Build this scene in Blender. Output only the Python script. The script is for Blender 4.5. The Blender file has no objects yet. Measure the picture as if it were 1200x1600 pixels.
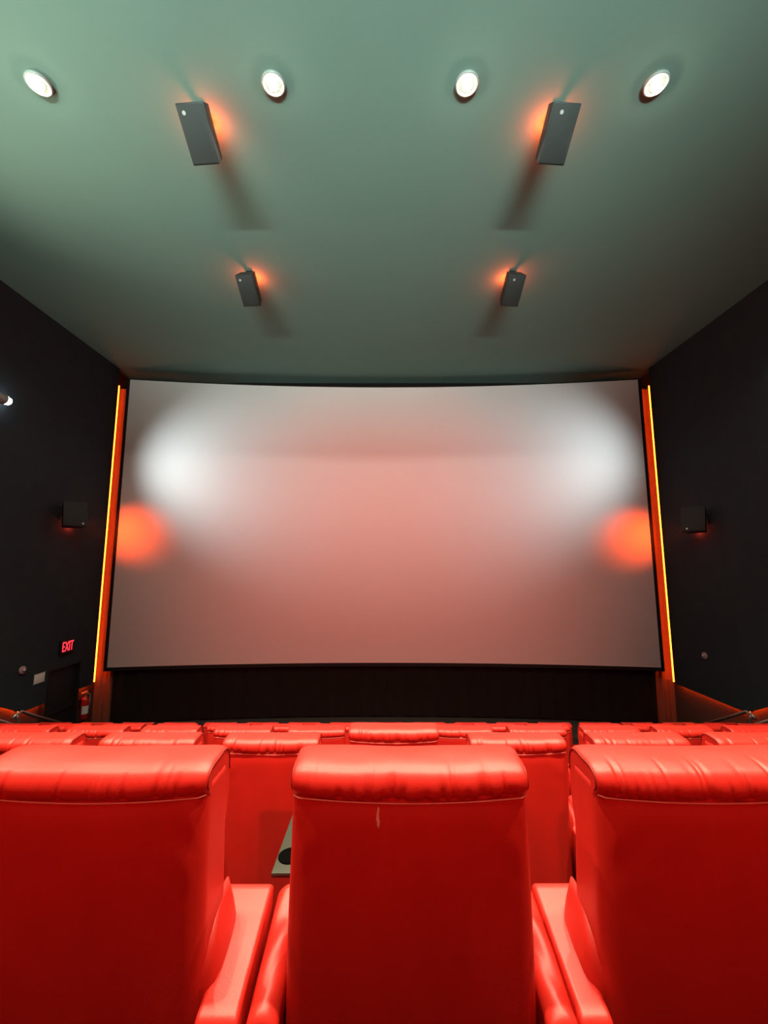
import bpy, bmesh, math, random
from mathutils import Vector, Matrix

random.seed(7)
SC = bpy.context.scene
COL = SC.collection
E = 4.60                       # camera height above the flat floor in front of the screen

# ------------------------------------------------------------------ camera, world, exposure
cam_d = bpy.data.cameras.new('camera')
cam_d.sensor_fit = 'HORIZONTAL'; cam_d.sensor_width = 36.0
cam_d.lens = 36.0 * 650.0 / 1200.0
cam_d.clip_start = 0.05; cam_d.clip_end = 100
cam = bpy.data.objects.new('camera', cam_d); COL.objects.link(cam)
cam.location = (0, 0, E)
cam.rotation_euler = (math.radians(90 + 7.28), 0, 0)
SC.camera = cam
w = bpy.data.worlds.new('world'); SC.world = w; w.use_nodes = True
w.node_tree.nodes['Background'].inputs[0].default_value = (0.02, 0.022, 0.022, 1)
w.node_tree.nodes['Background'].inputs[1].default_value = 1.0
SC.view_settings.view_transform = 'Standard'
SC.view_settings.look = 'None'
SC.view_settings.exposure = 0.0
SC.view_settings.gamma = 1.0
SC.view_settings.use_curve_mapping = False

DOWN_W = 1650.0                # main beam of each ceiling downlight
SPILL_W = 110.0                # its wide spill
BULB_E = 180.0
REAR_FILL_W = 120.0               # added fill light behind the camera, brightening the ceiling
SIDE_FILL_W = 160.0             # added fill light on the left, outside the frame
WASH_FILL_W = 2500.0                 # unseen red fill spots added to tint the screen
FLOOD_W = 560.0                # white wall floodlights beside the screen
ACCENT_W = 190.0               # orange lamps on the wall speakers
CEIL_ACCENT_W = 34.0            # orange lamps behind the ceiling speakers
LED_E = 28.0

def spot(name, parent, loc, target, power, color, angle, blend=1.0, radius=0.06):
    d = bpy.data.lights.new(name, 'SPOT'); d.energy = power; d.color = color
    d.spot_size = math.radians(angle); d.spot_blend = blend; d.shadow_soft_size = radius
    o = bpy.data.objects.new(name, d); COL.objects.link(o)
    o.parent = parent
    o.location = loc
    v = Vector(target) - Vector(loc)
    o.rotation_euler = v.to_track_quat('-Z', 'Y').to_euler()
    return o

def point(name, parent, loc, power, color, radius=0.04):
    d = bpy.data.lights.new(name, 'POINT'); d.energy = power; d.color = color; d.shadow_soft_size = radius
    o = bpy.data.objects.new(name, d); COL.objects.link(o); o.parent = parent; o.location = loc
    return o

# ------------------------------------------------------------------ materials
def mat(name, color, rough=0.6, spec=0.5, metal=0.0, var=0.0, vscale=8.0, bump=0.0, bscale=80.0,
        emit=None, estr=0.0, bump_dist=0.002):
    m = bpy.data.materials.new(name); m.use_nodes = True
    nt = m.node_tree; b = nt.nodes['Principled BSDF']
    b.inputs['Base Color'].default_value = (*color, 1)
    b.inputs['Roughness'].default_value = rough
    b.inputs['Specular IOR Level'].default_value = spec
    b.inputs['Metallic'].default_value = metal
    tc = nt.nodes.new('ShaderNodeTexCoord')
    if var > 0:
        n = nt.nodes.new('ShaderNodeTexNoise'); n.inputs['Scale'].default_value = vscale
        n.inputs['Detail'].default_value = 4
        r = nt.nodes.new('ShaderNodeMix'); r.data_type = 'RGBA'
        r.inputs[6].default_value = (*[c * (1 - var) for c in color], 1)
        r.inputs[7].default_value = (*[min(1, c * (1 + var)) for c in color], 1)
        nt.links.new(tc.outputs['Object'], n.inputs['Vector'])
        nt.links.new(n.outputs['Fac'], r.inputs[0]); nt.links.new(r.outputs[2], b.inputs['Base Color'])
    if bump > 0:
        n2 = nt.nodes.new('ShaderNodeTexNoise'); n2.inputs['Scale'].default_value = bscale
        n2.inputs['Detail'].default_value = 3
        bp = nt.nodes.new('ShaderNodeBump'); bp.inputs['Strength'].default_value = bump
        bp.inputs['Distance'].default_value = bump_dist
        nt.links.new(tc.outputs['Object'], n2.inputs['Vector'])
        nt.links.new(n2.outputs['Fac'], bp.inputs['Height']); nt.links.new(bp.outputs['Normal'], b.inputs['Normal'])
    if emit:
        b.inputs['Emission Color'].default_value = (*emit, 1)
        b.inputs['Emission Strength'].default_value = estr
    return m

M = {}
RED = (0.55, 0.017, 0.010)
M['leather'] = mat('red_leather', RED, 0.44, 0.42, var=0.10, vscale=9, bump=0.25, bscale=260, bump_dist=0.0012)
M['piping'] = mat('leather_piping', (0.70, 0.16, 0.12), 0.4, 0.5, var=0.05)
M['seam'] = mat('dark_seam', (0.20, 0.008, 0.006), 0.5, 0.3, var=0.1)
M['plinth'] = mat('black_plastic', (0.02, 0.019, 0.019), 0.5, 0.4, var=0.2)
M['tray'] = mat('grey_laminate', (0.026, 0.028, 0.020), 0.45, 0.3, var=0.15, vscale=14)
M['hole'] = mat('black_cup_well', (0.002, 0.002, 0.002), 0.9, 0.0, var=0.1)
M['metal'] = mat('brushed_metal', (0.42, 0.40, 0.36), 0.38, 0.5, 0.9, var=0.1, vscale=30)
M['rail_lit_tone'] = mat('rail_lit_tone', (0.80, 0.76, 0.70), 0.4, 0.5, var=0.05)  # lower rail made paler: its lit shine is put into the colour
M['carpet'] = mat('charcoal_carpet', (0.006, 0.005, 0.005), 0.95, 0.0, var=0.35, vscale=30, bump=0.5, bscale=300, bump_dist=0.004)
M['ceiling'] = mat('grey_green_ceiling', (0.165, 0.265, 0.225), 0.9, 0.1, var=0.05, vscale=0.7, bump=0.15, bscale=60, bump_dist=0.004)
M['wall'] = mat('black_wall_fabric', (0.030, 0.040, 0.046), 0.9, 0.1, var=0.15, vscale=3, bump=0.3, bscale=200, bump_dist=0.003)
M['lower'] = mat('brown_lower_wall', (0.10, 0.055, 0.045), 0.8, 0.2, var=0.12, vscale=6, bump=0.2, bscale=120)
M['front'] = mat('black_front_wall', (0.014, 0.012, 0.011), 0.9, 0.1, var=0.15, vscale=4, bump=0.3, bscale=120)
M['wing'] = mat('dark_red_drape', (0.24, 0.085, 0.05), 0.85, 0.15, var=0.12, vscale=5, bump=0.2, bscale=150)
M['screen'] = mat('screen_fabric', (0.80, 0.79, 0.76), 0.75, 0.25, var=0.012, vscale=1.2)
def silver_screen():
    m = M['screen']; nt = m.node_tree; b = nt.nodes['Principled BSDF']
    g = nt.nodes.new('ShaderNodeBsdfAnisotropic'); g.inputs['Color'].default_value = (0.85, 0.84, 0.82, 1); g.inputs['Roughness'].default_value = 0.62
    mx = nt.nodes.new('ShaderNodeMixShader'); mx.inputs[0].default_value = 0.5
    nt.links.new(b.outputs[0], mx.inputs[1]); nt.links.new(g.outputs[0], mx.inputs[2])
    nt.links.new(mx.outputs[0], nt.nodes['Material Output'].inputs['Surface'])
silver_screen()
M['black'] = mat('matte_black', (0.012, 0.012, 0.013), 0.6, 0.3, var=0.1)
M['cabinet'] = mat('black_speaker_cabinet', (0.028, 0.030, 0.030), 0.55, 0.35, var=0.12, bump=0.3, bscale=400)
M['grille'] = mat('speaker_grille', (0.035, 0.038, 0.037), 0.7, 0.3, var=0.2, vscale=200)
M['badge'] = mat('silver_badge', (0.55, 0.56, 0.55), 0.35, 0.5, 0.3, var=0.05)
M['housing'] = mat('lamp_housing', (0.30, 0.34, 0.31), 0.5, 0.4, 0.2, var=0.08)
M['reflector'] = mat('lamp_reflector', (0.8, 0.8, 0.75), 0.25, 0.5, 0.6, var=0.05)
M['bulb'] = mat('lit_bulb', (1, 1, 0.9), 0.4, 0.5, emit=(1.0, 0.93, 0.72), estr=BULB_E)
M['coldlens'] = mat('lit_cold_lens', (1, 1, 1), 0.4, 0.5, emit=(0.80, 0.95, 1.0), estr=12)
M['led'] = mat('orange_led', (1, 0.4, 0.1), 0.4, 0.5, emit=(1.0, 0.11, 0.006), estr=LED_E)
M['led_soft'] = mat('orange_led_dim', (1, 0.4, 0.1), 0.4, 0.5, emit=(1.0, 0.09, 0.012), estr=LED_E * 1.7)
M['puck'] = mat('orange_puck', (1, 0.4, 0.1), 0.4, 0.5, emit=(1.0, 0.15, 0.02), estr=3)
M['exit_red'] = mat('exit_letters', (1, 0.1, 0.12), 0.4, 0.5, emit=(1.0, 0.025, 0.045), estr=2.2)
M['white_sign'] = mat('white_sign', (0.75, 0.78, 0.74), 0.5, 0.4, var=0.05)
M['mauve'] = mat('mauve_plastic', (0.42, 0.27, 0.30), 0.5, 0.4, var=0.05)
M['ext_red'] = mat('extinguisher_red', (0.55, 0.02, 0.02), 0.25, 0.6, var=0.05)
M['door'] = mat('black_door', (0.016, 0.015, 0.015), 0.6, 0.3, var=0.1)

def scuffed_leather():
    m = M['leather'].copy(); m.name = 'red_leather_scuffed'
    nt = m.node_tree; b = nt.nodes['Principled BSDF']
    tc = nt.nodes.new('ShaderNodeTexCoord')
    sep = nt.nodes.new('ShaderNodeSeparateXYZ'); nt.links.new(tc.outputs['Object'], sep.inputs[0])
    noise = nt.nodes.new('ShaderNodeTexNoise'); noise.inputs['Scale'].default_value = 55
    nt.links.new(tc.outputs['Object'], noise.inputs['Vector'])
    def math_(op, a, bb):
        n = nt.nodes.new('ShaderNodeMath'); n.operation = op
        for i, v in enumerate((a, bb)):
            if isinstance(v, (int, float)): n.inputs[i].default_value = v
            else: nt.links.new(v, n.inputs[i])
        return n.outputs[0]
    wob = math_('MULTIPLY', math_('SUBTRACT', noise.outputs['Fac'], 0.5), 0.012)
    dx = math_('ABSOLUTE', math_('SUBTRACT', math_('ADD', sep.outputs['X'], wob), -0.083), 0)
    dz = math_('ABSOLUTE', math_('SUBTRACT', sep.outputs['Z'], 1.012), 0)
    d = math_('ADD', math_('DIVIDE', dx, 0.0035), math_('POWER', math_('DIVIDE', dz, 0.025), 4.0))
    mask = math_('MULTIPLY', math_('LESS_THAN', d, 1.0), 0.75)
    old = b.inputs['Base Color'].links[0].from_socket
    mix = nt.nodes.new('ShaderNodeMix'); mix.data_type = 'RGBA'
    nt.links.new(mask, mix.inputs[0]); nt.links.new(old, mix.inputs[6])
    mix.inputs[7].default_value = (0.80, 0.55, 0.42, 1)
    nt.links.new(mix.outputs[2], b.inputs['Base Color'])
    return m
M['leather_scuffed'] = scuffed_leather()

# ------------------------------------------------------------------ mesh helpers
def mesh(name, verts, faces, material, smooth=False):
    me = bpy.data.meshes.new(name); me.from_pydata([tuple(v) for v in verts], [], faces)
    me.materials.append(material)
    bm = bmesh.new(); bm.from_mesh(me); bmesh.ops.recalc_face_normals(bm, faces=bm.faces)
    bm.to_mesh(me); bm.free()
    if smooth:
        for p in me.polygons: p.use_smooth = True
    me.update(); return me

def obj(name, me, parent=None, loc=(0, 0, 0), rot=(0, 0, 0)):
    o = bpy.data.objects.new(name, me); COL.objects.link(o)
    o.parent = parent; o.location = loc; o.rotation_euler = rot
    return o

def empty(name, loc, rot=(0, 0, 0)):
    o = bpy.data.objects.new(name, None); COL.objects.link(o); o.location = loc; o.rotation_euler = rot
    o.empty_display_size = 0.1
    return o

def tag(o, label, cat, group=None):
    o['label'] = label; o['category'] = cat
    if group: o['group'] = group
    return o

def struct(o, label=None):
    o['kind'] = 'structure'
    if label: o['label'] = label
    return o

class MB:
    def __init__(s): s.v = []; s.f = []
    def add(s, v, f):
        n = len(s.v); s.v += [tuple(p) for p in v]; s.f += [tuple(i + n for i in q) for q in f]
    def box(s, x0, x1, y0, y1, z0, z1):
        s.add([(x0, y0, z0), (x1, y0, z0), (x1, y1, z0), (x0, y1, z0), (x0, y0, z1), (x1, y0, z1), (x1, y1, z1), (x0, y1, z1)],
              [(0, 3, 2, 1), (4, 5, 6, 7), (0, 1, 5, 4), (1, 2, 6, 5), (2, 3, 7, 6), (3, 0, 4, 7)])
    def prism(s, poly, axis, a, b):
        # polygon of 2-D points extruded along an axis from a to b
        n = len(poly)
        def P(p, t):
            return {'x': (t, p[0], p[1]), 'y': (p[0], t, p[1]), 'z': (p[0], p[1], t)}[axis]
        s.add([P(p, a) for p in poly] + [P(p, b) for p in poly],
              [tuple(range(n)), tuple(range(2 * n - 1, n - 1, -1))] + [(i, (i + 1) % n, n + (i + 1) % n, n + i) for i in range(n)])
    def tube(s, pts, r, n=10, cap=True):
        pts = [Vector(p) for p in pts]; rings = []
        up = Vector((0.13, 0.21, 0.97)).normalized()
        base = len(s.v)
        for i, p in enumerate(pts):
            t = (pts[min(i + 1, len(pts) - 1)] - pts[max(i - 1, 0)]).normalized()
            a = t.cross(up)
            if a.length < 1e-3: a = t.cross(Vector((1, 0, 0)))
            a.normalize(); b = t.cross(a)
            rr = r[i] if isinstance(r, (list, tuple)) else r
            for k in range(n):
                an = 2 * math.pi * k / n
                s.v.append(tuple(p + (a * math.cos(an) + b * math.sin(an)) * rr))
        for i in range(len(pts) - 1):
            for k in range(n):
                k2 = (k + 1) % n
                s.f.append((base + i * n + k, base + i * n + k2, base + (i + 1) * n + k2, base + (i + 1) * n + k))
        if cap:
            s.f.append(tuple(base + k for k in range(n)))
            s.f.append(tuple(base + (len(pts) - 1) * n + k for k in reversed(range(n))))
    def lathe(s, prof, n=28, axis='z', c=(0, 0, 0), close=False):
        base = len(s.v)
        for (r, h) in prof:
            for k in range(n):
                a = 2 * math.pi * k / n
                p = {'z': (r * math.cos(a), r * math.sin(a), h), 'x': (h, r * math.cos(a), r * math.sin(a)), 'y': (r * math.cos(a), h, r * math.sin(a))}[axis]
                s.v.append((p[0] + c[0], p[1] + c[1], p[2] + c[2]))
        m = len(prof)
        for i in range(m if close else m - 1):
            i2 = (i + 1) % m
            for k in range(n):
                k2 = (k + 1) % n
                s.f.append((base + i * n + k, base + i * n + k2, base + i2 * n + k2, base + i2 * n + k))
        if not close:
            if prof[0][0] > 1e-4: s.f.append(tuple(base + k for k in range(n)))
            if prof[-1][0] > 1e-4: s.f.append(tuple(base + (m - 1) * n + k for k in reversed(range(n))))
    def loft(s, rings, cap=True):
        base = len(s.v); n = len(rings[0])
        for r in rings: s.v += [tuple(p) for p in r]
        for i in range(len(rings) - 1):
            for k in range(n):
                k2 = (k + 1) % n
                s.f.append((base + i * n + k, base + i * n + k2, base + (i + 1) * n + k2, base + (i + 1) * n + k))
        if cap:
            s.f.append(tuple(base + k for k in range(n)))
            s.f.append(tuple(base + (len(rings) - 1) * n + k for k in reversed(range(n))))
    def mesh(s, name, material, smooth=False): return mesh(name, s.v, s.f, material, smooth)
    def obj(s, name, material, parent=None, smooth=False, bevel=0.0, seg=2, loc=(0, 0, 0), rot=(0, 0, 0)):
        me = s.mesh(name, material, smooth or bevel > 0)
        if bevel > 0:
            bm = bmesh.new(); bm.from_mesh(me)
            ed = [e for e in bm.edges if len(e.link_faces) == 2 and e.calc_face_angle(0) > 0.6]
            bmesh.ops.bevel(bm, geom=ed, offset=bevel, segments=seg, affect='EDGES', profile=0.5)
            bmesh.ops.recalc_face_normals(bm, faces=bm.faces)
            bm.to_mesh(me); bm.free()
            for p in me.polygons: p.use_smooth = True
            me.set_sharp_from_angle(angle=math.radians(40))
        return obj(name, me, parent, loc, rot)

# ------------------------------------------------------------------ the room
ROW_Y0, ROW_DY, ROW_DZ = 1.17, 1.82, 0.63
SEAM_Z = 1.05
def row_y(i): return ROW_Y0 + ROW_DY * i
def row_floor(i): return E - 0.61 - ROW_DZ * i - SEAM_Z
WX = 8.0            # inner face of the upper side walls
CEIL = E + 5.9
TRIM_Z = E - 3.23   # underside of the upper wall along the flat front floor
Y_FRONT = 12.95
Y_REAR = -7.0

# stepped floor: flat in front, one terrace per row rising towards the back
b = MB()
prof = [(Y_FRONT, -0.2), (Y_FRONT, 0.0), (row_y(5) - 0.9, 0.0), (row_y(5) - 0.9, row_floor(4))]
for i in range(4, -4, -1):
    yb = row_y(i) - 0.9
    prof += [(yb, row_floor(i)), (yb, row_floor(i - 1))]
prof += [(Y_REAR, row_floor(-4)), (Y_REAR, -0.2)]
pr = []
for p in prof:
    if not pr or (abs(pr[-1][0] - p[0]) + abs(pr[-1][1] - p[1])) > 1e-4: pr.append(p)
b.prism(pr, 'x', -WX - 0.7, WX + 0.7)
struct(b.obj('floor', M['carpet']), 'dark carpeted floor stepping down towards the screen')

b = MB(); b.box(-WX - 0.7, WX + 0.7, Y_REAR, Y_FRONT + 0.2, CEIL, CEIL + 0.2)
struct(b.obj('ceiling', M['ceiling']), 'dim grey green ceiling above the screen and seats')
b = MB(); b.box(-WX - 0.7, WX + 0.7, Y_FRONT, Y_FRONT + 0.2, 0, CEIL)
struct(b.obj('wall_front', M['front']), 'black wall behind the screen')
b = MB(); b.box(-WX - 0.7, WX + 0.7, Y_REAR - 0.2, Y_REAR, 0, CEIL)
struct(b.obj('wall_rear', M['wall']), 'dark rear wall')

DOOR_Y0, DOOR_Y1, DOOR_TOP = 10.32, 11.42, 2.10
KINK_Y = 9.69
SLOPE = 0.53
Y_WEND = 11.93
def trim_z(y): return TRIM_Z if y >= KINK_Y else TRIM_Z + SLOPE * (KINK_Y - y)
Y_BACK_KINK = 2.0
def side_wall(sgn):
    name = 'wall_left' if sgn < 0 else 'wall_right'
    poly = [(Y_WEND, TRIM_Z)]
    if sgn < 0:
        poly += [(DOOR_Y1, TRIM_Z), (DOOR_Y1, DOOR_TOP), (DOOR_Y0, DOOR_TOP), (DOOR_Y0, TRIM_Z)]
    poly += [(KINK_Y, TRIM_Z), (Y_BACK_KINK, trim_z(Y_BACK_KINK)), (Y_REAR, trim_z(Y_BACK_KINK) + 1.2), (Y_REAR, CEIL), (Y_WEND, CEIL)]
    b = MB(); b.prism(poly, 'x', sgn * WX, sgn * (WX + 0.05))
    o = struct(b.obj(name, M['wall']), 'black fabric side wall panel, %s of the screen' % ('left' if sgn < 0 else 'right'))
    # the wall below and behind the panel, set back
    b = MB()
    if sgn < 0:
        b.box(-WX - 0.26, -WX - 0.14, DOOR_Y1, Y_FRONT, 0, CEIL)
        b.box(-WX - 0.26, -WX - 0.14, Y_REAR, DOOR_Y0, 0, CEIL)
        b.box(-WX - 0.26, -WX - 0.14, DOOR_Y0, DOOR_Y1, DOOR_TOP, CEIL)
    else:
        b.box(WX + 0.14, WX + 0.26, Y_REAR, Y_FRONT, 0, CEIL)
    b.obj('lower_wall', M['lower'], o)
    return o
wl = side_wall(-1); wr = side_wall(1)

# exit door in the left wall
d = struct(empty('door_1', (-WX - 0.10, (DOOR_Y0 + DOOR_Y1) / 2, 0)), 'black exit door in the left wall under the exit sign')
hw = (DOOR_Y1 - DOOR_Y0) / 2
b = MB(); b.box(-0.05, 0.0, -hw + 0.05, hw - 0.05, 0.01, DOOR_TOP - 0.05); b.obj('door_leaf', M['door'], d, bevel=0.004)
b = MB(); b.box(-0.08, 0.09, -hw, -hw + 0.045, 0, DOOR_TOP); b.box(-0.08, 0.09, hw - 0.045, hw, 0, DOOR_TOP); b.box(-0.08, 0.09, -hw + 0.045, hw - 0.045, DOOR_TOP - 0.045, DOOR_TOP)
b.obj('door_frame', M['door'], d)
b = MB(); b.box(0.0, 0.03, -hw + 0.12, hw - 0.12, 0.98, 1.04); b.obj('push_bar', M['black'], d, bevel=0.004)

# orange light strips: below the upper wall panels and up the edges beside the screen
def led_line(name, pts, r, m, label):
    root = tag(empty(name, pts[0]), label, 'light strip', 'orange light strips on the walls')
    o0 = Vector(pts[0]); rel = [Vector(p) - o0 for p in pts]
    b = MB(); b.tube(rel, r, 8); b.obj('diffuser', m, root, smooth=True)
    b = MB()
    off = Vector((math.copysign(0.022, pts[0][0]), 0, 0.004))
    for p, q in zip(rel[:-1], rel[1:]):
        b.tube([p + off, q + off], r * 1.0, 6)
    b.obj('channel', M['black'], root)
    return root
zt = E + 5.40
for s, side in ((-1, 'left'), (1, 'right')):
    led_line('light_strip', [(s * (WX + 0.045), 12.05, TRIM_Z + 0.02), (s * (WX + 0.045), 12.05, zt)], 0.016, M['led'],
             'glowing vertical orange light strip at the %s edge of the screen' % side)
    lx = s * (WX + 0.088)
    if s > 0:
        led_line('light_strip', [(lx, Y_WEND - 0.02, TRIM_Z + 0.012), (lx, KINK_Y, TRIM_Z + 0.012), (lx, KINK_Y - 0.12, trim_z(KINK_Y - 0.12) + 0.06), (lx, 4.0, trim_z(4.0) + 0.06)], 0.012, M['led_soft'],
                 'orange light strip kinked under the right wall panel')
    else:
        led_line('light_strip', [(lx, DOOR_Y0 - 0.02, TRIM_Z + 0.012), (lx, KINK_Y, TRIM_Z + 0.012), (lx, KINK_Y - 0.12, trim_z(KINK_Y - 0.12) + 0.06), (lx, 4.0, trim_z(4.0) + 0.06)], 0.012, M['led_soft'],
                 'orange light strip kinked under the left wall panel behind the handrail')
        led_line('light_strip', [(lx, Y_WEND - 0.02, TRIM_Z + 0.012), (lx, DOOR_Y1 + 0.02, TRIM_Z + 0.012)], 0.012, M['led_soft'],
                 'short orange light strip above the fire extinguisher')

# ------------------------------------------------------------------ screen
SW, SZ0, SZ1, SY_EDGE, SAG = 7.69, E - 2.82, E + 5.58, 12.0, 0.57
def sy(x): return SY_EDGE + SAG * (1 - (x / SW) ** 2)
scr = tag(empty('cinema_screen', (0, SY_EDGE + SAG, SZ0)), 'huge blank curved cinema screen on the front wall, lit pink and white', 'screen')
def curved_panel(name, x0, x1, z0, z1, dy, thick, m, parent, n=48):
    v = []; f = []
    oy = SY_EDGE + SAG
    for i in range(n + 1):
        x = x0 + (x1 - x0) * i / n; y = sy(max(-SW, min(SW, x))) - oy + dy
        for (yy, zz) in ((y, z0), (y, z1), (y + thick, z1), (y + thick, z0)): v.append((x, yy, zz - SZ0))
    for i in range(n):
        a = i * 4; c = a + 4
        for k in range(4):
            k2 = (k + 1) % 4; f.append((a + k, a + k2, c + k2, c + k))
    f.append((0, 1, 2, 3)); f.append((n * 4 + 3, n * 4 + 2, n * 4 + 1, n * 4))
    me = mesh(name, v, f, m)
    for p in me.polygons: p.use_smooth = True
    me.set_sharp_from_angle(angle=math.radians(40))
    return obj(name, me, parent)
curved_panel('screen_sheet', -SW, SW, SZ0, SZ1, 0.0, 0.02, M['screen'], scr)
curved_panel('masking_top', -SW - 0.1, SW + 0.1, SZ1, SZ1 + 0.03, -0.01, 0.09, M['black'], scr)
curved_panel('masking_bottom', -SW - 0.1, SW + 0.1, SZ0 - 0.10, SZ0, 0.0, 0.09, M['black'], scr)
for s in (-1, 1):
    b = MB(); b.box(min(s * SW, s * (SW + 0.09)), max(s * SW, s * (SW + 0.09)), -SAG - 0.01, -SAG + 0.09, -0.10, SZ1 - SZ0 + 0.03)
    b.obj('masking_side', M['black'], scr)

# pleated drapes between the screen and the side walls, and the black skirt below the screen
def drape(name, x0, x1, yfun, z0, z1, m, n, amp, freq, label, rnd, cat='curtain', group=None):
    v = []; f = []; nz = 14
    ph = [rnd.uniform(0, 6.28) for _ in range(6)]
    for j in range(nz + 1):
        z = z0 + (z1 - z0) * j / nz
        for i in range(n + 1):
            x = x0 + (x1 - x0) * i / n
            y = yfun(x) + amp * (math.sin(x * freq + ph[0] + 0.35 * math.sin(z * 0.7 + ph[1])) + 0.4 * math.sin(x * freq * 2.3 + ph[2] + 0.5 * math.sin(z * 1.3 + ph[3])))
            y += amp * 0.8 * math.sin(z * 1.9 + ph[4]) * math.sin(x * freq * 0.5 + ph[5])
            v.append((x, y, z))
    for j in range(nz):
        for i in range(n):
            a = j * (n + 1) + i; f.append((a, a + 1, a + n + 2, a + n + 1))
    nn = len(v)
    v += [(p[0], p[1] + 0.03, p[2]) for p in v]
    f += [tuple(nn + k for k in reversed(q)) for q in f[:nz * n]]
    me = mesh(name, v, f, m, True)
    o = obj(name, me); tag(o, label, cat, group); return o
rnd = random.Random(3)
for s, side in ((-1, 'left'), (1, 'right')):
    drape('side_drape', s * 7.62, s * (WX + 0.135), lambda x: 12.24 - 0.05 * abs(abs(x) - 7.62), 0.0, E + 5.38, M['wing'], 40, 0.022, 19.0,
          'narrow pleated drape glowing orange between the screen and %s wall' % side, rnd, group='side drapes')
drape('screen_skirt', -7.6, 7.6, lambda x: sy(x) + 0.14, 0.26, SZ0 - 0.03, M['front'], 240, 0.02, 13.0,
      'long black pleated curtain hanging under the screen', rnd)
b = MB(); b.prism([(-7.55, 11.2)] + [(7.55, 11.2)] + [(x_, sy(x_) + 0.10) for x_ in [7.55 - 15.1 * k / 20 for k in range(21)]], 'z', 0.0, 0.25)
o = b.obj('stage_ledge', mat('grey_ledge', (0.05, 0.046, 0.042), 0.8, 0.2, var=0.2))
struct(o, 'low grey ledge on the floor in front of the screen')

# ------------------------------------------------------------------ ceiling downlights
def downlight(x, y, label, power, spill):
    r = tag(empty('downlight', (x, y, CEIL)), label, 'ceiling light', 'ceiling downlights')
    b = MB(); b.lathe([(0.105, 0.0), (0.14, 0.0), (0.145, -0.035), (0.130, -0.045), (0.108, -0.035)], 32, close=True); b.obj('trim_ring', M['housing'], r, smooth=True)
    b = MB(); b.lathe([(0.105, -0.03), (0.075, -0.012), (0.0, -0.008)], 32); b.obj('reflector', M['reflector'], r, smooth=True)
    b = MB(); b.lathe([(0.0, -0.010), (0.045, -0.014), (0.062, -0.035), (0.058, -0.062), (0.035, -0.082), (0.0, -0.088)], 24); b.obj('bulb', M['bulb'], r, smooth=True)
    spot('downlight_beam', r, (0, 0, -0.16), (0, 0.0, -3), power, (1.0, 0.86, 0.58), 96, 1.0, 0.05)
    if spill > 0: spot('downlight_spill', r, (0, 0, -0.17), (0, 0.0, -3), spill, (1.0, 0.90, 0.78), 150, 0.06, 0.04)
    return r
names = ['leftmost', 'second from left', 'second from right', 'rightmost']
for x, nm in zip((-4.25, -1.36, 1.02, 3.35), names):
    downlight(x, 4.41, 'bright round ceiling downlight, %s of the four' % nm, DOWN_W, SPILL_W)
for y, nm, pw in ((1.2, 'over the nearest seats', DOWN_W), (-2.4, 'behind the camera', DOWN_W * 0.05)):
    for x, n2 in zip((-4.25, -1.36, 1.02, 3.35), names):
        downlight(x, y, 'round ceiling downlight %s, %s' % (nm, n2), pw, 0)

# unseen cove added on the rear wall to brighten the ceiling
cv = tag(empty('fill_cove', (0, Y_REAR + 0.30, E + 1.2)), 'added cove fill light across the rear wall shining up at the ceiling', 'cove light')
b = MB(); b.prism([(-0.298, -0.08), (0.16, -0.08), (0.18, 0.06), (0.16, 0.06), (0.14, -0.06), (-0.298, -0.06)], 'x', -6.5, 6.5); b.obj('trough', M['housing'], cv)
UPDIR = math.radians(22)
for x, pw, colr in ((-1.0, 2.7, (0.74, 1.0, 0.92)),):
    ld = bpy.data.lights.new('fill_area', 'AREA'); ld.shape = 'RECTANGLE'; ld.size = 10.4; ld.size_y = 0.10
    ld.energy = REAR_FILL_W * pw; ld.color = colr; ld.spread = math.radians(36)
    lo = bpy.data.objects.new('fill_area', ld); COL.objects.link(lo); lo.parent = cv; lo.location = (x, 0.0, 0.03)
    lo.rotation_euler = (math.radians(90) + UPDIR, 0, 0)

# second added cove, out of view on the left wall, to brighten the ceiling
cv = tag(empty('fill_cove', (-WX + 0.30, 1.2, E + 3.3)), 'added cove fill light high on the left wall shining up at the ceiling', 'cove light')
b = MB(); b.prism([(-0.298, -0.08), (0.16, -0.08), (0.18, 0.06), (0.16, 0.06), (0.14, -0.06), (-0.298, -0.06)], 'y', -4.6, 4.6); b.obj('trough', M['housing'], cv)
ld = bpy.data.lights.new('fill_area', 'AREA'); ld.shape = 'RECTANGLE'; ld.size = 9.0; ld.size_y = 0.10
ld.energy = SIDE_FILL_W; ld.color = (1.0, 0.95, 0.72); ld.spread = math.radians(95)
lo = bpy.data.objects.new('fill_area', ld); COL.objects.link(lo); lo.parent = cv; lo.location = (0, 0, 0.03)
ca, sa = math.cos(math.radians(34)), math.sin(math.radians(34))
lo.rotation_euler = Matrix(((0, sa, -ca), (1, 0, 0), (0, -ca, -sa))).to_euler()   # long side along the wall, shining up and across

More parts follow.
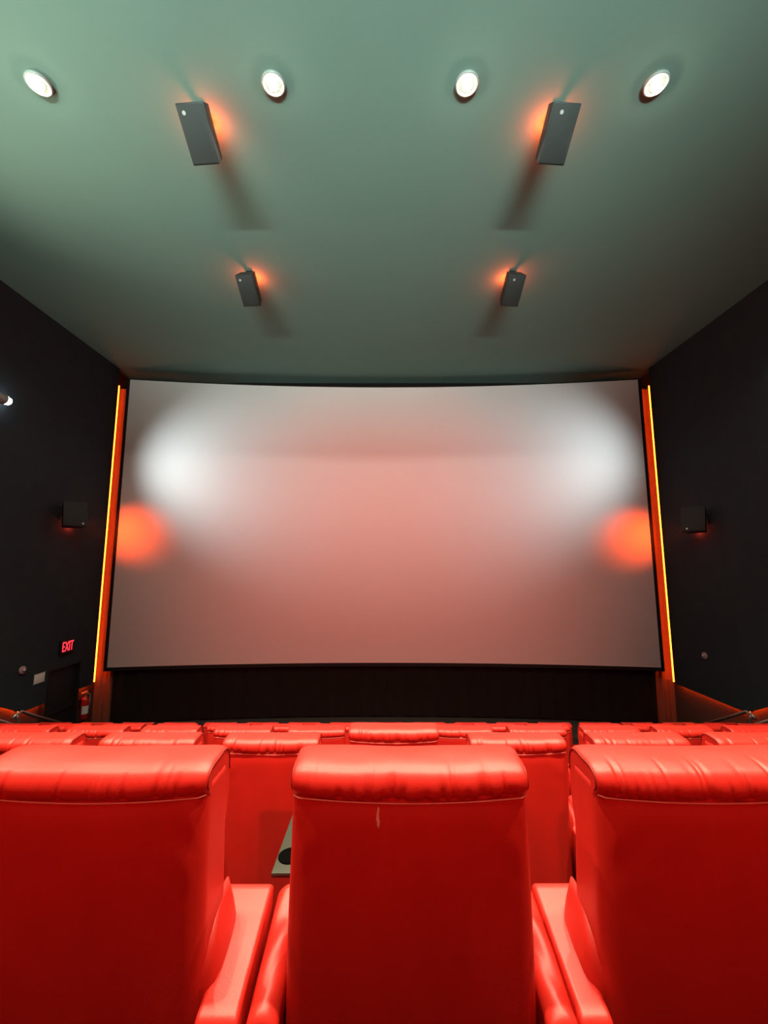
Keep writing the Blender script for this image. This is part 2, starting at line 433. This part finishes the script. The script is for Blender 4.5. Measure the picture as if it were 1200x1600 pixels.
# red fill spotlights added out of view, standing in for seat bounce on the screen
def fill_spot(x, label):
    r = tag(empty('fill_spotlight', (x, Y_REAR + 0.35, E + 4.6)), label, 'spotlight', 'added rear fill spotlights')
    b = MB(); b.lathe([(0.0, -0.16), (0.07, -0.15), (0.09, 0.0), (0.10, 0.12), (0.085, 0.12), (0.08, 0.09), (0.0, 0.085)], 24, axis='y'); b.obj('housing', M['black'], r, smooth=True)
    b = MB(); b.lathe([(0.0, 0.09), (0.078, 0.092), (0.05, 0.11), (0.0, 0.115)], 24, axis='y'); b.obj('lens', M['puck'], r, smooth=True)
    b = MB(); b.tube([(0, -0.05, 0.07), (0, -0.05, 0.2), (0, -0.34, 0.2)], 0.015, 8); b.obj('bracket', M['black'], r)
    spot('fill_wash', r, (0, 0.18, 0), (-x * 0.85, 19.2, -5.7), WASH_FILL_W, (1.0, 0.17, 0.13), 47, 1.0, 0.06)
fill_spot(-2.6, 'added red fill spotlight on the rear wall, left')
fill_spot(2.6, 'added red fill spotlight on the rear wall, right')

# ------------------------------------------------------------------ loudspeakers
def speaker_mesh_parts(root, W, H, D, badge):
    # box centred on the origin, front face at local -y, tapered towards the back
    v = []
    for (y, k) in ((-D / 2, 1.0), (D / 2, 0.80)):
        for (sx, sz) in ((-1, -1), (1, -1), (1, 1), (-1, 1)): v.append((sx * W / 2 * k, y, sz * H / 2 * (0.5 + 0.5 * k)))
    m = MB(); m.add(v, [(0, 1, 2, 3), (7, 6, 5, 4), (0, 4, 5, 1), (1, 5, 6, 2), (2, 6, 7, 3), (3, 7, 4, 0)])
    m.obj('cabinet', M['cabinet'], root, bevel=0.012)
    m = MB(); m.box(-W / 2 + 0.018, W / 2 - 0.018, -D / 2 - 0.014, -D / 2 + 0.002, -H / 2 + 0.018, H / 2 - 0.018); g = m.obj('grille', M['grille'], root, bevel=0.006)
    m = MB(); m.lathe([(0.0, -0.004), (0.022, -0.004), (0.022, 0.004), (0.0, 0.004)], 16, axis='y', c=(badge[0], -D / 2 - 0.018, badge[1])); m.obj('badge', M['badge'], g)

def ceiling_speaker(x, y, sgn, label, tilt, glow):
    zc = CEIL - 0.34
    r = tag(empty('ceiling_speaker', (x, y, zc)), label, 'speaker', 'ceiling speakers')
    body = empty('speaker_box', (0, 0, 0)); body.parent = r
    # front faces down and back to the seats
    speaker_mesh_parts(body, 0.36, 0.60, 0.28, (-0.09 if sgn < 0 else -0.05, 0.21))
    body.rotation_euler = (math.radians(tilt), math.radians(0), math.radians(sgn * 4))
    b = MB()
    b.tube([(0, 0.0, 0.02), (0, 0.0, 0.31)], 0.02, 10)
    b.box(-0.06, 0.06, -0.08, 0.06, 0.31, 0.336)
    b.obj('bracket', M['black'], r)
    gx = -sgn * 0.035
    b = MB(); b.lathe([(0.0, 0.0), (0.03, 0.0), (0.03, 0.03), (0.0, 0.03)], 14, c=(gx, 0.13, 0.27)); b.obj('accent_lamp', M['puck'], r)
    b = MB(); b.box(gx - 0.02, gx + 0.02, 0.11, 0.15, 0.30, 0.338); b.obj('lamp_mount', M['black'], r)
    point('accent_glow', r, (gx, 0.13, 0.235), glow, (1.0, 0.085, 0.018), 0.03)
    return r
TILT = 54
ceiling_speaker(-2.37, 4.74, -1, 'black ceiling speaker with orange glow, near the left downlights', TILT, CEIL_ACCENT_W)
ceiling_speaker(2.23, 4.74, 1, 'black ceiling speaker with orange glow, near the right downlights', TILT, CEIL_ACCENT_W)
ceiling_speaker(-2.72, 7.79, -1, 'small black ceiling speaker with orange glow, nearer the screen, left', TILT, CEIL_ACCENT_W)
ceiling_speaker(2.59, 7.79, 1, 'small black ceiling speaker with orange glow, nearer the screen, right', TILT, CEIL_ACCENT_W)

def wall_speaker(sgn, y, z, label):
    r = tag(empty('wall_speaker', (sgn * (WX - 0.30), y, z)), label, 'speaker', 'wall speakers')
    body = empty('speaker_box', (0, 0, 0)); body.parent = r
    speaker_mesh_parts(body, 0.50, 0.64, 0.30, (0.15, -0.24) if sgn < 0 else (-0.12, -0.25))
    # local -y faces the room centre and back to the seats, tilted down
    body.rotation_euler = (math.radians(-12), 0, math.radians(-sgn * 52))
    b = MB(); b.tube([(sgn * 0.02, 0.02, 0), (sgn * 0.27, 0.05, 0)], 0.02, 10); b.box(min(sgn * 0.27, sgn * 0.298), max(sgn * 0.27, sgn * 0.298), -0.07, 0.17, -0.1, 0.1); b.obj('bracket', M['black'], r)
    b = MB(); b.lathe([(0.0, -0.03), (0.045, -0.03), (0.05, 0.03), (0.0, 0.03)], 16, axis='y', c=(sgn * 0.20, 0.24, -0.12)); b.obj('accent_lamp', M['puck'], r)
    b = MB(); b.box(min(sgn * 0.23, sgn * 0.298), max(sgn * 0.23, sgn * 0.298), 0.22, 0.26, -0.14, -0.10); b.obj('lamp_mount', M['black'], r)
    spot('accent_beam', r, (sgn * 0.18, 0.30, -0.12), (-sgn * 0.65 + sgn * 0.30 + 0, 12.15 - y, -0.30), ACCENT_W, (1.0, 0.075, 0.004), 70, 1.0, 0.05)
    point('accent_glow', r, (sgn * 0.23, 0.27, -0.22), 7.0, (1.0, 0.06, 0.03), 0.03)
    return r
wall_speaker(-1, 10.25, E + 1.22, 'black box speaker on the left wall, faint red glow behind')
wall_speaker(1, 10.25, E + 1.10, 'black box speaker on the right wall, faint red glow behind')

# white floodlights on the side walls aimed at the screen
def floodlight(sgn, y, z, tgt, label):
    r = tag(empty('wall_floodlight', (sgn * (WX - 0.16), y, z)), label, 'floodlight', 'wall floodlights')
    b = MB(); b.lathe([(0.0, -0.14), (0.07, -0.14), (0.10, -0.02), (0.115, 0.08), (0.10, 0.08), (0.09, 0.06), (0.0, 0.055)], 24, axis='y'); b.obj('housing', M['housing'], r, smooth=True)
    b = MB(); b.lathe([(0.0, 0.06), (0.086, 0.064), (0.092, 0.14), (0.08, 0.20), (0.05, 0.235), (0.0, 0.245)], 24, axis='y'); b.obj('lens', M['coldlens'], r, smooth=True)
    for k in range(3):
        zz = -0.05 + k * 0.05; rr = math.sqrt(0.097 ** 2 - zz ** 2)
        b = MB(); b.tube([(rr, 0.07, zz), (rr, 0.15, zz), (rr * 0.85, 0.215, zz), (0, 0.25, zz), (-rr * 0.85, 0.215, zz), (-rr, 0.15, zz), (-rr, 0.07, zz)], 0.006, 6); b.obj('guard_bar', M['black'], r, smooth=True)
    b = MB(); b.box(min(sgn * 0.02, sgn * 0.158), max(sgn * 0.02, sgn * 0.158), -0.06, -0.02, -0.02, 0.02); b.box(min(sgn * 0.13, sgn * 0.158), max(sgn * 0.13, sgn * 0.158), -0.10, 0.04, -0.08, 0.08); b.obj('bracket', M['black'], r)
    L = Vector(tgt) - Vector((sgn * (WX - 0.16), y, z))
    spot('flood_beam', r, (0, 0.30, 0), L, FLOOD_W, (0.86, 0.97, 1.0), 72, 1.0, 0.06)
    return r
floodlight(-1, 8.12, E + 3.39, (-4.5, 12.35, E + 2.9), 'white lit floodlight on the left wall at the picture edge')
floodlight(1, 7.55, E + 3.75, (4.6, 12.35, E + 3.0), 'white lit floodlight high on the right wall')

# ------------------------------------------------------------------ small things on the side walls
r = tag(empty('exit_sign', (-WX, 10.80, E - 2.03)), 'red lit EXIT sign on the left wall above the door', 'exit sign')
b = MB(); b.box(0.002, 0.05, -0.22, 0.22, -0.17, 0.17); b.obj('housing', M['black'], r, bevel=0.006)
fc = bpy.data.curves.new('lettering', 'FONT'); fc.body = 'EXIT'; fc.size = 0.36; fc.align_x = 'CENTER'; fc.align_y = 'CENTER'; fc.extrude = 0.004; fc.space_character = 1.02
fc.materials.append(M['exit_red'])
_tmp = bpy.data.objects.new('lettering_curve', fc); COL.objects.link(_tmp)
_me = bpy.data.meshes.new_from_object(_tmp.evaluated_get(bpy.context.evaluated_depsgraph_get()))
bpy.data.objects.remove(_tmp); bpy.data.curves.remove(fc)
_me.name = 'lettering'
lt = bpy.data.objects.new('lettering', _me); COL.objects.link(lt); lt.parent = r; lt.location = (0.056, 0, 0)
lt.rotation_euler = (math.radians(90), 0, math.radians(90)); lt.scale = (0.50, 0.95, 1)
# reads left to right for someone standing in the room: along +y from the seats

r = tag(empty('wall_notice', (-WX, 10.06, E - 2.60)), 'small white notice on the left wall below the EXIT sign', 'sign')
b = MB(); b.box(0.001, 0.012, -0.15, 0.15, -0.10, 0.10); b.obj('board', M['white_sign'], r, bevel=0.003)
for z_ in (-0.11, 0.101):
    b = MB(); b.box(0.001, 0.016, -0.16, 0.16, z_, z_ + 0.009); b.obj('frame_edge', M['badge'], r)
def strobe(s, y, z, label):
    r = tag(empty('alarm_strobe', (s * WX, y, z)), label, 'alarm', 'round wall alarms')
    sg = -s
    b = MB(); b.lathe([(0.0, 0.0), (0.085, 0.0), (0.085, sg * 0.03), (0.07, sg * 0.045), (0.0, sg * 0.045)], 20, axis='x', c=(sg * 0.002, 0, 0)); b.obj('base', M['mauve'], r, smooth=True)
    b = MB(); b.lathe([(0.0, sg * 0.05), (0.035, sg * 0.05), (0.03, sg * 0.075), (0.0, sg * 0.085)], 16, axis='x'); b.obj('lens', M['badge'], r, smooth=True)
strobe(-1, 9.55, E - 2.30, 'small mauve round alarm on the left wall')
strobe(1, 10.72, E - 2.24, 'tiny mauve round alarm on the right wall')

r = tag(empty('fire_extinguisher', (-WX + 0.02, 11.66, 0.55)), 'red fire extinguisher hung on the left wall beside the screen', 'fire extinguisher')
b = MB(); b.lathe([(0.0, 0.0), (0.075, 0.0), (0.088, 0.02), (0.088, 0.46), (0.075, 0.52), (0.035, 0.56), (0.03, 0.60), (0.0, 0.60)], 24); b.obj('cylinder', M['ext_red'], r, smooth=True)
b = MB(); b.tube([(0, 0, 0.60), (0, 0, 0.64)], 0.025, 12); b.box(-0.02, 0.02, -0.14, 0.05, 0.64, 0.655); b.box(-0.02, 0.02, -0.15, 0.05, 0.68, 0.695); b.obj('valve_handle', M['metal'], r)
b = MB(); b.tube([(0, 0.03, 0.62), (0.02, 0.11, 0.62), (0.03, 0.145, 0.54), (0.03, 0.14, 0.38), (0.02, 0.12, 0.22)], [0.012, 0.012, 0.012, 0.014, 0.02], 10); b.obj('hose', M['housing'], r, smooth=True)
b = MB()
pts = []
for k in range(9):
    a = math.radians(-75 + 150 * k / 8) - math.radians(25)
    pts.append((0.0895 * math.cos(a), 0.0895 * math.sin(a)))
v = [(p[0], p[1], z) for z in (0.14, 0.34) for p in pts]
b.add(v, [(k, k + 1, 10 + k, 9 + k) for k in range(8)]); b.obj('paper_tag', M['white_sign'], r, smooth=True)
b = MB(); b.box(-0.13, -0.09, -0.05, 0.05, 0.30, 0.5); b.obj('wall_bracket', M['black'], r)

def handrail(s, side):
    X = s * 7.2
    r = tag(empty('handrail', (X, 8.67, row_floor(4))), 'grey metal handrail by the %s wall at the end of the seats' % side, 'handrail', 'aisle handrails')
    z0 = row_floor(4)
    def L(y, z): return (0, y - 8.67, z - z0)
    b = MB(); b.box(-0.022, 0.022, 0, 0.02, 0, 0.01)
    b = MB()
    b.tube([L(8.50, E - 2.955), L(8.58, E - 2.90), L(8.70, E - 2.885), L(9.0, E - 3.06), L(9.93, E - 3.57)], 0.028, 10); b.obj('rail', M['metal'], r, smooth=True)
    b = MB(); b.tube([L(8.58, E - 2.91), L(8.62, E - 2.99), L(8.64, E - 3.10), L(8.64, z0 + 0.01)], 0.03, 10); b.obj('post', M['metal'], r, smooth=True)
    b = MB(); b.tube([L(9.93, E - 3.56), L(9.95, E - 3.66), L(9.95, 0.43)], 0.028, 10); b.obj('post', M['metal'], r, smooth=True)
    b = MB(); b.tube([L(8.62, E - 3.12), L(6.9, E - 2.10)], 0.022, 10); b.obj('lower_rail', M['rail_lit_tone'], r, smooth=True)
    b = MB(); b.tube([L(6.9, E - 2.08), L(6.9, row_floor(3) + 0.01)], 0.028, 10); b.obj('post', M['metal'], r, smooth=True)
handrail(-1, 'left'); handrail(1, 'right')

# ------------------------------------------------------------------ recliner seats
HW = 0.31
def smooth01(t): t = max(0.0, min(1.0, t)); return t * t * (3 - 2 * t)

def catmull(P, n):
    out = []; m = len(P)
    for i in range(m - 1):
        p0 = P[max(i - 1, 0)]; p1 = P[i]; p2 = P[i + 1]; p3 = P[min(i + 2, m - 1)]
        for k in range(n):
            t = k / n
            out.append(tuple(0.5 * ((2 * p1[c]) + (-p0[c] + p2[c]) * t + (2 * p0[c] - 5 * p1[c] + 4 * p2[c] - p3[c]) * t * t + (-p0[c] + 3 * p1[c] - 3 * p2[c] + p3[c]) * t ** 3) for c in range(2)))
    out.append(P[-1]); return out

PROFILE = [(0.004, 0.0), (-0.010, 0.020), (-0.007, 0.045), (0.012, 0.064), (0.050, 0.074), (0.110, 0.078), (0.152, 0.068), (0.175, 0.036), (0.178, -0.02), (0.172, -0.10), (0.150, -0.16)]
def seam_z(t): return SEAM_Z - 0.004 + 0.016 * t * t      # t = x / HW

def head_cushion(seed, nu, nv, wr=1.0):
    rd = random.Random(seed)
    prof = catmull(PROFILE, nv)
    npf = len(prof)
    folds = []
    x = -0.27
    while x < 0.28:
        folds.append((x, rd.uniform(-0.05, 0.05), rd.uniform(0.0038, 0.009), rd.uniform(-0.0085, 0.003) * wr, rd.choice((0.10, 0.14, 0.2, 0.34))))
        x += rd.choice((0.009, 0.012, 0.016, 0.035))
    v = []; f = []
    stations = []
    for i in range(nu + 1):
        t = -1 + 2 * i / nu
        stations.append(math.copysign(1 - (1 - abs(t)) ** 1.25, t))
    # arc parameter of the profile
    arc = [0.0]
    for a, c in zip(prof[:-1], prof[1:]): arc.append(arc[-1] + math.hypot(c[0] - a[0], c[1] - a[1]))
    tot = arc[-1]
    cy, cz = 0.08, 0.02
    for t in stations:
        at = abs(t)
        ins = 0.016 * (1 - math.sqrt(max(0.0, 1 - at ** 13)))          # rolled ends
        crown = 0.010 * (1 - t * t)
        xx = t * HW * 1.0
        for j, (py, pz) in enumerate(prof):
            s = arc[j] / tot
            dy, dz = py - cy, pz - cz
            ln = math.hypot(dy, dz) or 1
            k = 1 - ins / ln
            y = cy + dy * k; z = cz + dz * k
            top = smooth01((pz - 0.01) / 0.07)
            z += crown * top
            disp = 0.0
            for (fx, sl, wd, am, lg) in folds:
                if s < lg + 0.04:
                    u = (xx - fx - sl * s * 0.6) / (wd * (1 + 1.5 * s))
                    if abs(u) < 3:
                        disp += am * math.exp(-u * u) * (1 - smooth01(s / lg)) * smooth01(s / 0.03) * (1 - at ** 10)
            disp += 0.0012 * math.sin(xx * 23 + seed) * math.sin(s * 14 + seed * 2)
            y += disp * dy / ln; z += disp * dz / ln
            w_end = 0.006 * smooth01(1 - s * 3.2)
            bulge = 0.001 * top * smooth01((at - 0.4) / 0.6) * (1 if t > 0 else -1) * (1 - at ** 12)
            v.append((xx + bulge, y, seam_z(t) + z))
    for i in range(nu):
        for j in range(npf - 1):
            a = i * npf + j; f.append((a, a + 1, a + npf + 1, a + npf))
    # side gussets
    f.append(tuple(range(npf))); f.append(tuple(range(nu * npf + npf - 1, nu * npf - 1, -1)))
    # close the underside
    for i in range(nu):
        a = i * npf; f.append((a, a + npf, a + npf + npf - 1, a + npf - 1))
    me = mesh('head_cushion', v, f, M['leather'])
    for p in me.polygons: p.use_smooth = len(p.vertices) == 4
    # the outline of each end for its seam cord
    ends = [[v[e * nu * npf + j] for j in range(npf)] for e in (0, 1)]
    return me, ends

def rounded_rect(hx, y0, y1, r, n=5, bulge=0.0):
    pts = []
    for (cx, cyy, a0) in ((hx - r, y1 - r, 0), (-hx + r, y1 - r, 90), (-hx + r, y0 + r, 180), (hx - r, y0 + r, 270)):
        for k in range(n + 1):
            a = math.radians(a0 + 90 * k / n); pts.append((cx + r * math.cos(a), cyy + r * math.sin(a)))
    return pts

def back_mesh(m, res=1.0, seed=1):
    # upholstered back: vertical loft of rounded rectangles with long straight runs subdivided
    rd = random.Random(seed)
    rings = []
    nz = int(26 * res) + 6
    nx = int(26 * res) + 4
    ph = [rd.uniform(0, 6.28) for _ in range(4)]
    for j in range(nz + 1):
        t = j / nz
        z = 0.02 + (SEAM_Z + 0.02 - 0.02) * t
        hx = HW + 0.004 * math.sin(math.pi * t) + 0.006 * (1 - t) + 0.004 * math.sin(t * 9 + ph[0]) * (1 - t)
        y1 = 0.165 + 0.03 * (1 - t)
        r = 0.036
        ring = []
        # rear edge from +x to -x, then left side, front, right side
        def P(x, y): ring.append((x, y, z))
        for k in range(nx + 1):
            x = (hx - r) * (1 - 2 * k / nx); tx = x / hx
            bul = -0.010 * (1 - tx * tx) * (0.5 + 0.5 * math.sin(math.pi * min(1, t * 1.05)))
            tuck = 0.010 * smooth01((t - 0.93) / 0.07)
            rip = 0.0022 * math.sin(x * 30 + ph[1] + 3 * t) * math.sin(6 * t + ph[2]) + 0.004 * smooth01((abs(tx) - 0.55) / 0.3) * math.sin((z + 0.7 * abs(x)) * 46 + ph[3]) * smooth01((t - 0.72) / 0.2)
            P(x, bul + tuck + rip * 0.6)
        for k in range(1, 7):
            a = math.radians(270 - 90 * k / 6); P(-hx + r + r * math.cos(a), r + r * math.sin(a) + 0.010 * smooth01((t - 0.93) / 0.07) * (1 - k / 6))
        for k in range(1, 5): P(-hx, r + (y1 - 2 * r) * k / 4)
        for k in range(1, 5):
            a = math.radians(180 - 90 * k / 4); P(-hx + r + r * math.cos(a), y1 - r + r * math.sin(a))
        for k in range(1, 7): P((-hx + r) + 2 * (hx - r) * k / 6, y1)
        for k in range(1, 5):
            a = math.radians(90 - 90 * k / 4); P(hx - r + r * math.cos(a), y1 - r + r * math.sin(a))
        for k in range(1, 5): P(hx, y1 - r - (y1 - 2 * r) * k / 4)
        for k in range(1, 6):
            a = math.radians(-90 * k / 6); P(hx - r + r * math.cos(a), r + r * math.sin(a) + 0.010 * smooth01((t - 0.93) / 0.07) * (k / 6))
        # pinch the top ring to the seam curve
        if t > 0.9:
            ring = [(p[0], p[1], p[2] + (seam_z(max(-1, min(1, p[0] / HW))) - SEAM_Z) * smooth01((t - 0.9) / 0.1)) for p in ring]
        rings.append(ring)
    b = MB(); b.loft(rings); return b.mesh('back', m, True)

def rear_piping(r=0.0021, n=40):
    pts = []
    for k in range(n + 1):
        t = -0.985 + 1.97 * k / n
        y = 0.001 + 0.020 * max(0, (abs(t) - 0.93) / 0.055) ** 2 * 0.6
        pts.append((t * HW, y - 0.0035, seam_z(t) - 0.001))
    b = MB(); b.tube(pts, r, 8); return b.mesh('piping', M['piping'], True)

def end_cord(end, r=0.0026):
    pts = [e for e in end[2:int(len(end) * 0.8)]]
    b = MB(); b.tube(pts, r, 6); return b.mesh('side_seam', M['seam'], True)

def arm_mesh(sgn, puffy, seed, outer=0.400):
    rd = random.Random(seed); ph = [rd.uniform(0, 6.28) for _ in range(5)]
    rings = []
    ny = 22
    y0, y1 = -0.045, 0.285
    for j in range(ny + 1):
        t = j / ny; y = y0 + (y1 - y0) * t
        inner = HW + 0.012 if y < 0.19 else HW + 0.012 - 0.055 * smooth01((y - 0.19) / 0.03)
        zt = 0.595 + 0.24 * (y + 0.03)
        endr = smooth01((1 - t) / 0.04 + 0.2) * smooth01((t + 0.02) / 0.05)
        zt -= (0.012) * (1 - endr)
        hx = (outer - inner) / 2; cx = (outer + inner) / 2
        r = min(hx * 0.98, 0.040 if puffy else 0.014)
        ring = []
        m = 8
        for (ax, a0) in ((1, 0), (-1, 90)):
            for k in range(m + 1):
                a = math.radians(a0 + 90 * k / m)
                x = cx + ax * (hx - r) + r * math.cos(a); z = zt - r + r * math.sin(a)
                if puffy:
                    z += 0.006 * math.sin(y * 19 + x * 20 + ph[0]) * math.sin(a) + 0.004 * math.sin(y * 43 + x * 60 + ph[1]) * math.sin(a)
                else:
                    z += 0.0015 * math.sin(y * 17 + ph[2])
                ring.append((sgn * x, y, z))
        ring.append((sgn * inner, y, 0.12)); ring.append((sgn * outer, y, 0.12))
        rings.append(ring)
    b = MB(); b.loft(rings); return b.mesh('armrest', M['leather'], True)

def cushion_box(name, x0, x1, y0, y1, z0, z1, m, bev):
    b = MB(); b.box(x0, x1, y0, y1, z0, z1)
    me = b.mesh(name, m, True)
    bm = bmesh.new(); bm.from_mesh(me)
    bmesh.ops.bevel(bm, geom=list(bm.edges), offset=bev, segments=4, affect='EDGES', profile=0.5)
    bmesh.ops.recalc_face_normals(bm, faces=bm.faces); bm.to_mesh(me); bm.free()
    for p in me.polygons: p.use_smooth = True
    return me

SEATC = cushion_box('seat_cushion', -0.245, 0.245, 0.19, 0.55, 0.30, 0.46, M['leather'], 0.03)
LEGR = cushion_box('leg_rest', -0.245, 0.245, 0.555, 0.605, 0.12, 0.43, M['leather'], 0.02)
PLINTH = cushion_box('plinth', -0.38, 0.38, 0.20, 0.50, 0.0, 0.118, M['plinth'], 0.008)
PIPE = rear_piping()
ARMS = {}
for pf in (False, True):
    for s in (-1, 1): ARMS[(pf, s)] = arm_mesh(s, pf, 11 + s + (5 if pf else 0))

def wing_mesh(sgn):
    rings = []
    for (z, hx, y0) in ((0.34,0.03,0.02),(0.5,0.042,0.012),(0.6,0.046,0.012),(0.65,0.042,0.02),(0.69,0.03,0.05),(0.72,0.014,0.1),(0.735,0.004,0.15)):
        ring = []
        cx, cy = HW - 0.004, (y0 + 0.205) / 2; hy = (0.205 - y0) / 2
        for k in range(16):
            a = 2 * math.pi * k / 16
            ca, sa = math.cos(a), math.sin(a)
            ring.append((sgn * (cx + hx * math.copysign(abs(ca) ** 0.6, ca)), cy + hy * math.copysign(abs(sa) ** 0.6, sa), z))
        rings.append(ring)
    b = MB(); b.loft(rings); return b.mesh('side_wing', M['leather'], True)
WINGS = {s: wing_mesh(s) for s in (-1, 1)}
ARM_NEAR_LEFT = arm_mesh(1, False, 29, 0.425)

def make_kind(seed, nu, nv, res, back_mat, puffy, wr=1.0):
    hc, ends = head_cushion(seed, nu, nv, wr)
    return {'head': hc, 'cords': [end_cord(e) for e in ends], 'back': back_mesh(back_mat, res, seed), 'puffy': puffy}

KINDS = {
    'near_centre': make_kind(21, 300, 6, 2.2, M['leather_scuffed'], True, 1.05),
    'near_left': make_kind(34, 280, 6, 2.2, M['leather'], False, 0.9),
    'near_right': make_kind(47, 280, 6, 2.2, M['leather'], False, 0.9),
    'mid_a': make_kind(52, 130, 4, 1.2, M['leather'], False, 1.5),
    'mid_b': make_kind(65, 130, 4, 1.2, M['leather'], True, 1.7),
    'far_a': make_kind(71, 70, 3, 0.6, M['leather'], False, 1.6),
    'far_b': make_kind(83, 70, 3, 0.6, M['leather'], False, 1.4),
}

def seat(kind, x, y, z, label, group, rz=0.0):
    K = KINDS[kind]
    r = tag(empty('recliner_seat', (x, y, z), (0, 0, rz)), label, 'seat', group)
    obj('back', K['back'], r)
    h = obj('head_cushion', K['head'], r)
    obj('piping', PIPE, h)
    for c in K['cords']: obj('side_seam', c, h)
    for s in (-1, 1): obj('armrest', ARM_NEAR_LEFT if kind == 'near_left' and s > 0 else ARMS[(K['puffy'], s)], r)
    if kind != 'near_centre':
        for s in (-1, 1): obj('side_wing', WINGS[s], r)
    obj('seat_cushion', SEATC, r); obj('leg_rest', LEGR, r); obj('plinth', PLINTH, r)
    return r

ORD = ['', 'first', 'second', 'third', 'fourth', 'fifth', 'sixth', 'seventh', 'eighth', 'ninth']
ROWN = ['nearest row', 'second row', 'third row', 'fourth row', 'farthest row']
COUNT = [2, 4, 6, 8, 8]
PITCH = [0.82, 0.806, 0.81, 0.81, 0.81]
for i in range(5):
    for k in range(-COUNT[i], COUNT[i] + 1):
        x = 0.068 + PITCH[i] * k; y = row_y(i); z = row_floor(i)
        if i == 0:
            kind = {0: 'near_centre'}.get(k, 'near_left' if k < 0 else 'near_right')
            if k == -1: x = -0.773
            if k == 1: x = 0.867
            if abs(k) == 2: x = 1.675 if k > 0 else -1.612
        elif i == 1:
            kind = 'mid_a' if k % 2 else 'mid_b'
            z += 0.03
        else:
            kind = 'far_a' if (k + i) % 2 else 'far_b'
        if i == 0 and k == 0:
            lab = 'red leather recliner in the nearest row, centre, with pale scuff on its back'
        elif k == 0:
            lab = 'red leather recliner in the %s, middle seat straight ahead' % ROWN[i]
        else:
            lab = 'red leather recliner in the %s, %s seat %s of the middle' % (ROWN[i], ORD[abs(k)], 'left' if k < 0 else 'right')
        dy = 0.0
        if i == 1: dy = 0.045 if k == 0 else -0.127
        r = seat(kind, x, y + dy, z, lab, 'red recliners in the ' + ROWN[i])
        if i == 0 and k == 0:
            # grey swing tray with a cup well on the left arm
            b = MB(); b.box(-0.430, -0.15, 0.295, 0.66, 0.668, 0.684)
            t = b.obj('tray_table', M['tray'], r, bevel=0.005)
            b = MB(); b.lathe([(0.034, 0.003), (0.040, 0.003), (0.040, -0.001), (0.034, -0.001)], 24, close=True, c=(-0.385, 0.372, 0.684)); b.obj('cup_rim', M['hole'], t)
            b = MB(); b.lathe([(0.0, 0.002), (0.035, 0.002), (0.035, -0.002), (0.0, -0.002)], 24, c=(-0.385, 0.372, 0.684)); b.obj('cup_well', M['hole'], t)
            b = MB(); b.tube([(-0.33, 0.33, 0.50), (-0.33, 0.33, 0.667)], 0.016, 10); b.tube([(-0.33, 0.28, 0.52), (-0.33, 0.335, 0.52)], 0.014, 10); b.obj('tray_bracket', M['metal'], r)

# the rows behind the camera go on the same way
for i in (-1, -2, -3):
    for k in range(-4, 5):
        seat('far_a' if (k + i) % 2 else 'far_b', 0.068 + 0.81 * k, row_y(i), row_floor(i),
             'red leather recliner behind the camera, row %s, %s' % ({-1: 'one', -2: 'two', -3: 'three'}[i],
             'middle' if k == 0 else '%s seat %s of the middle' % (ORD[abs(k)], 'left' if k < 0 else 'right')), 'red recliners behind the camera')
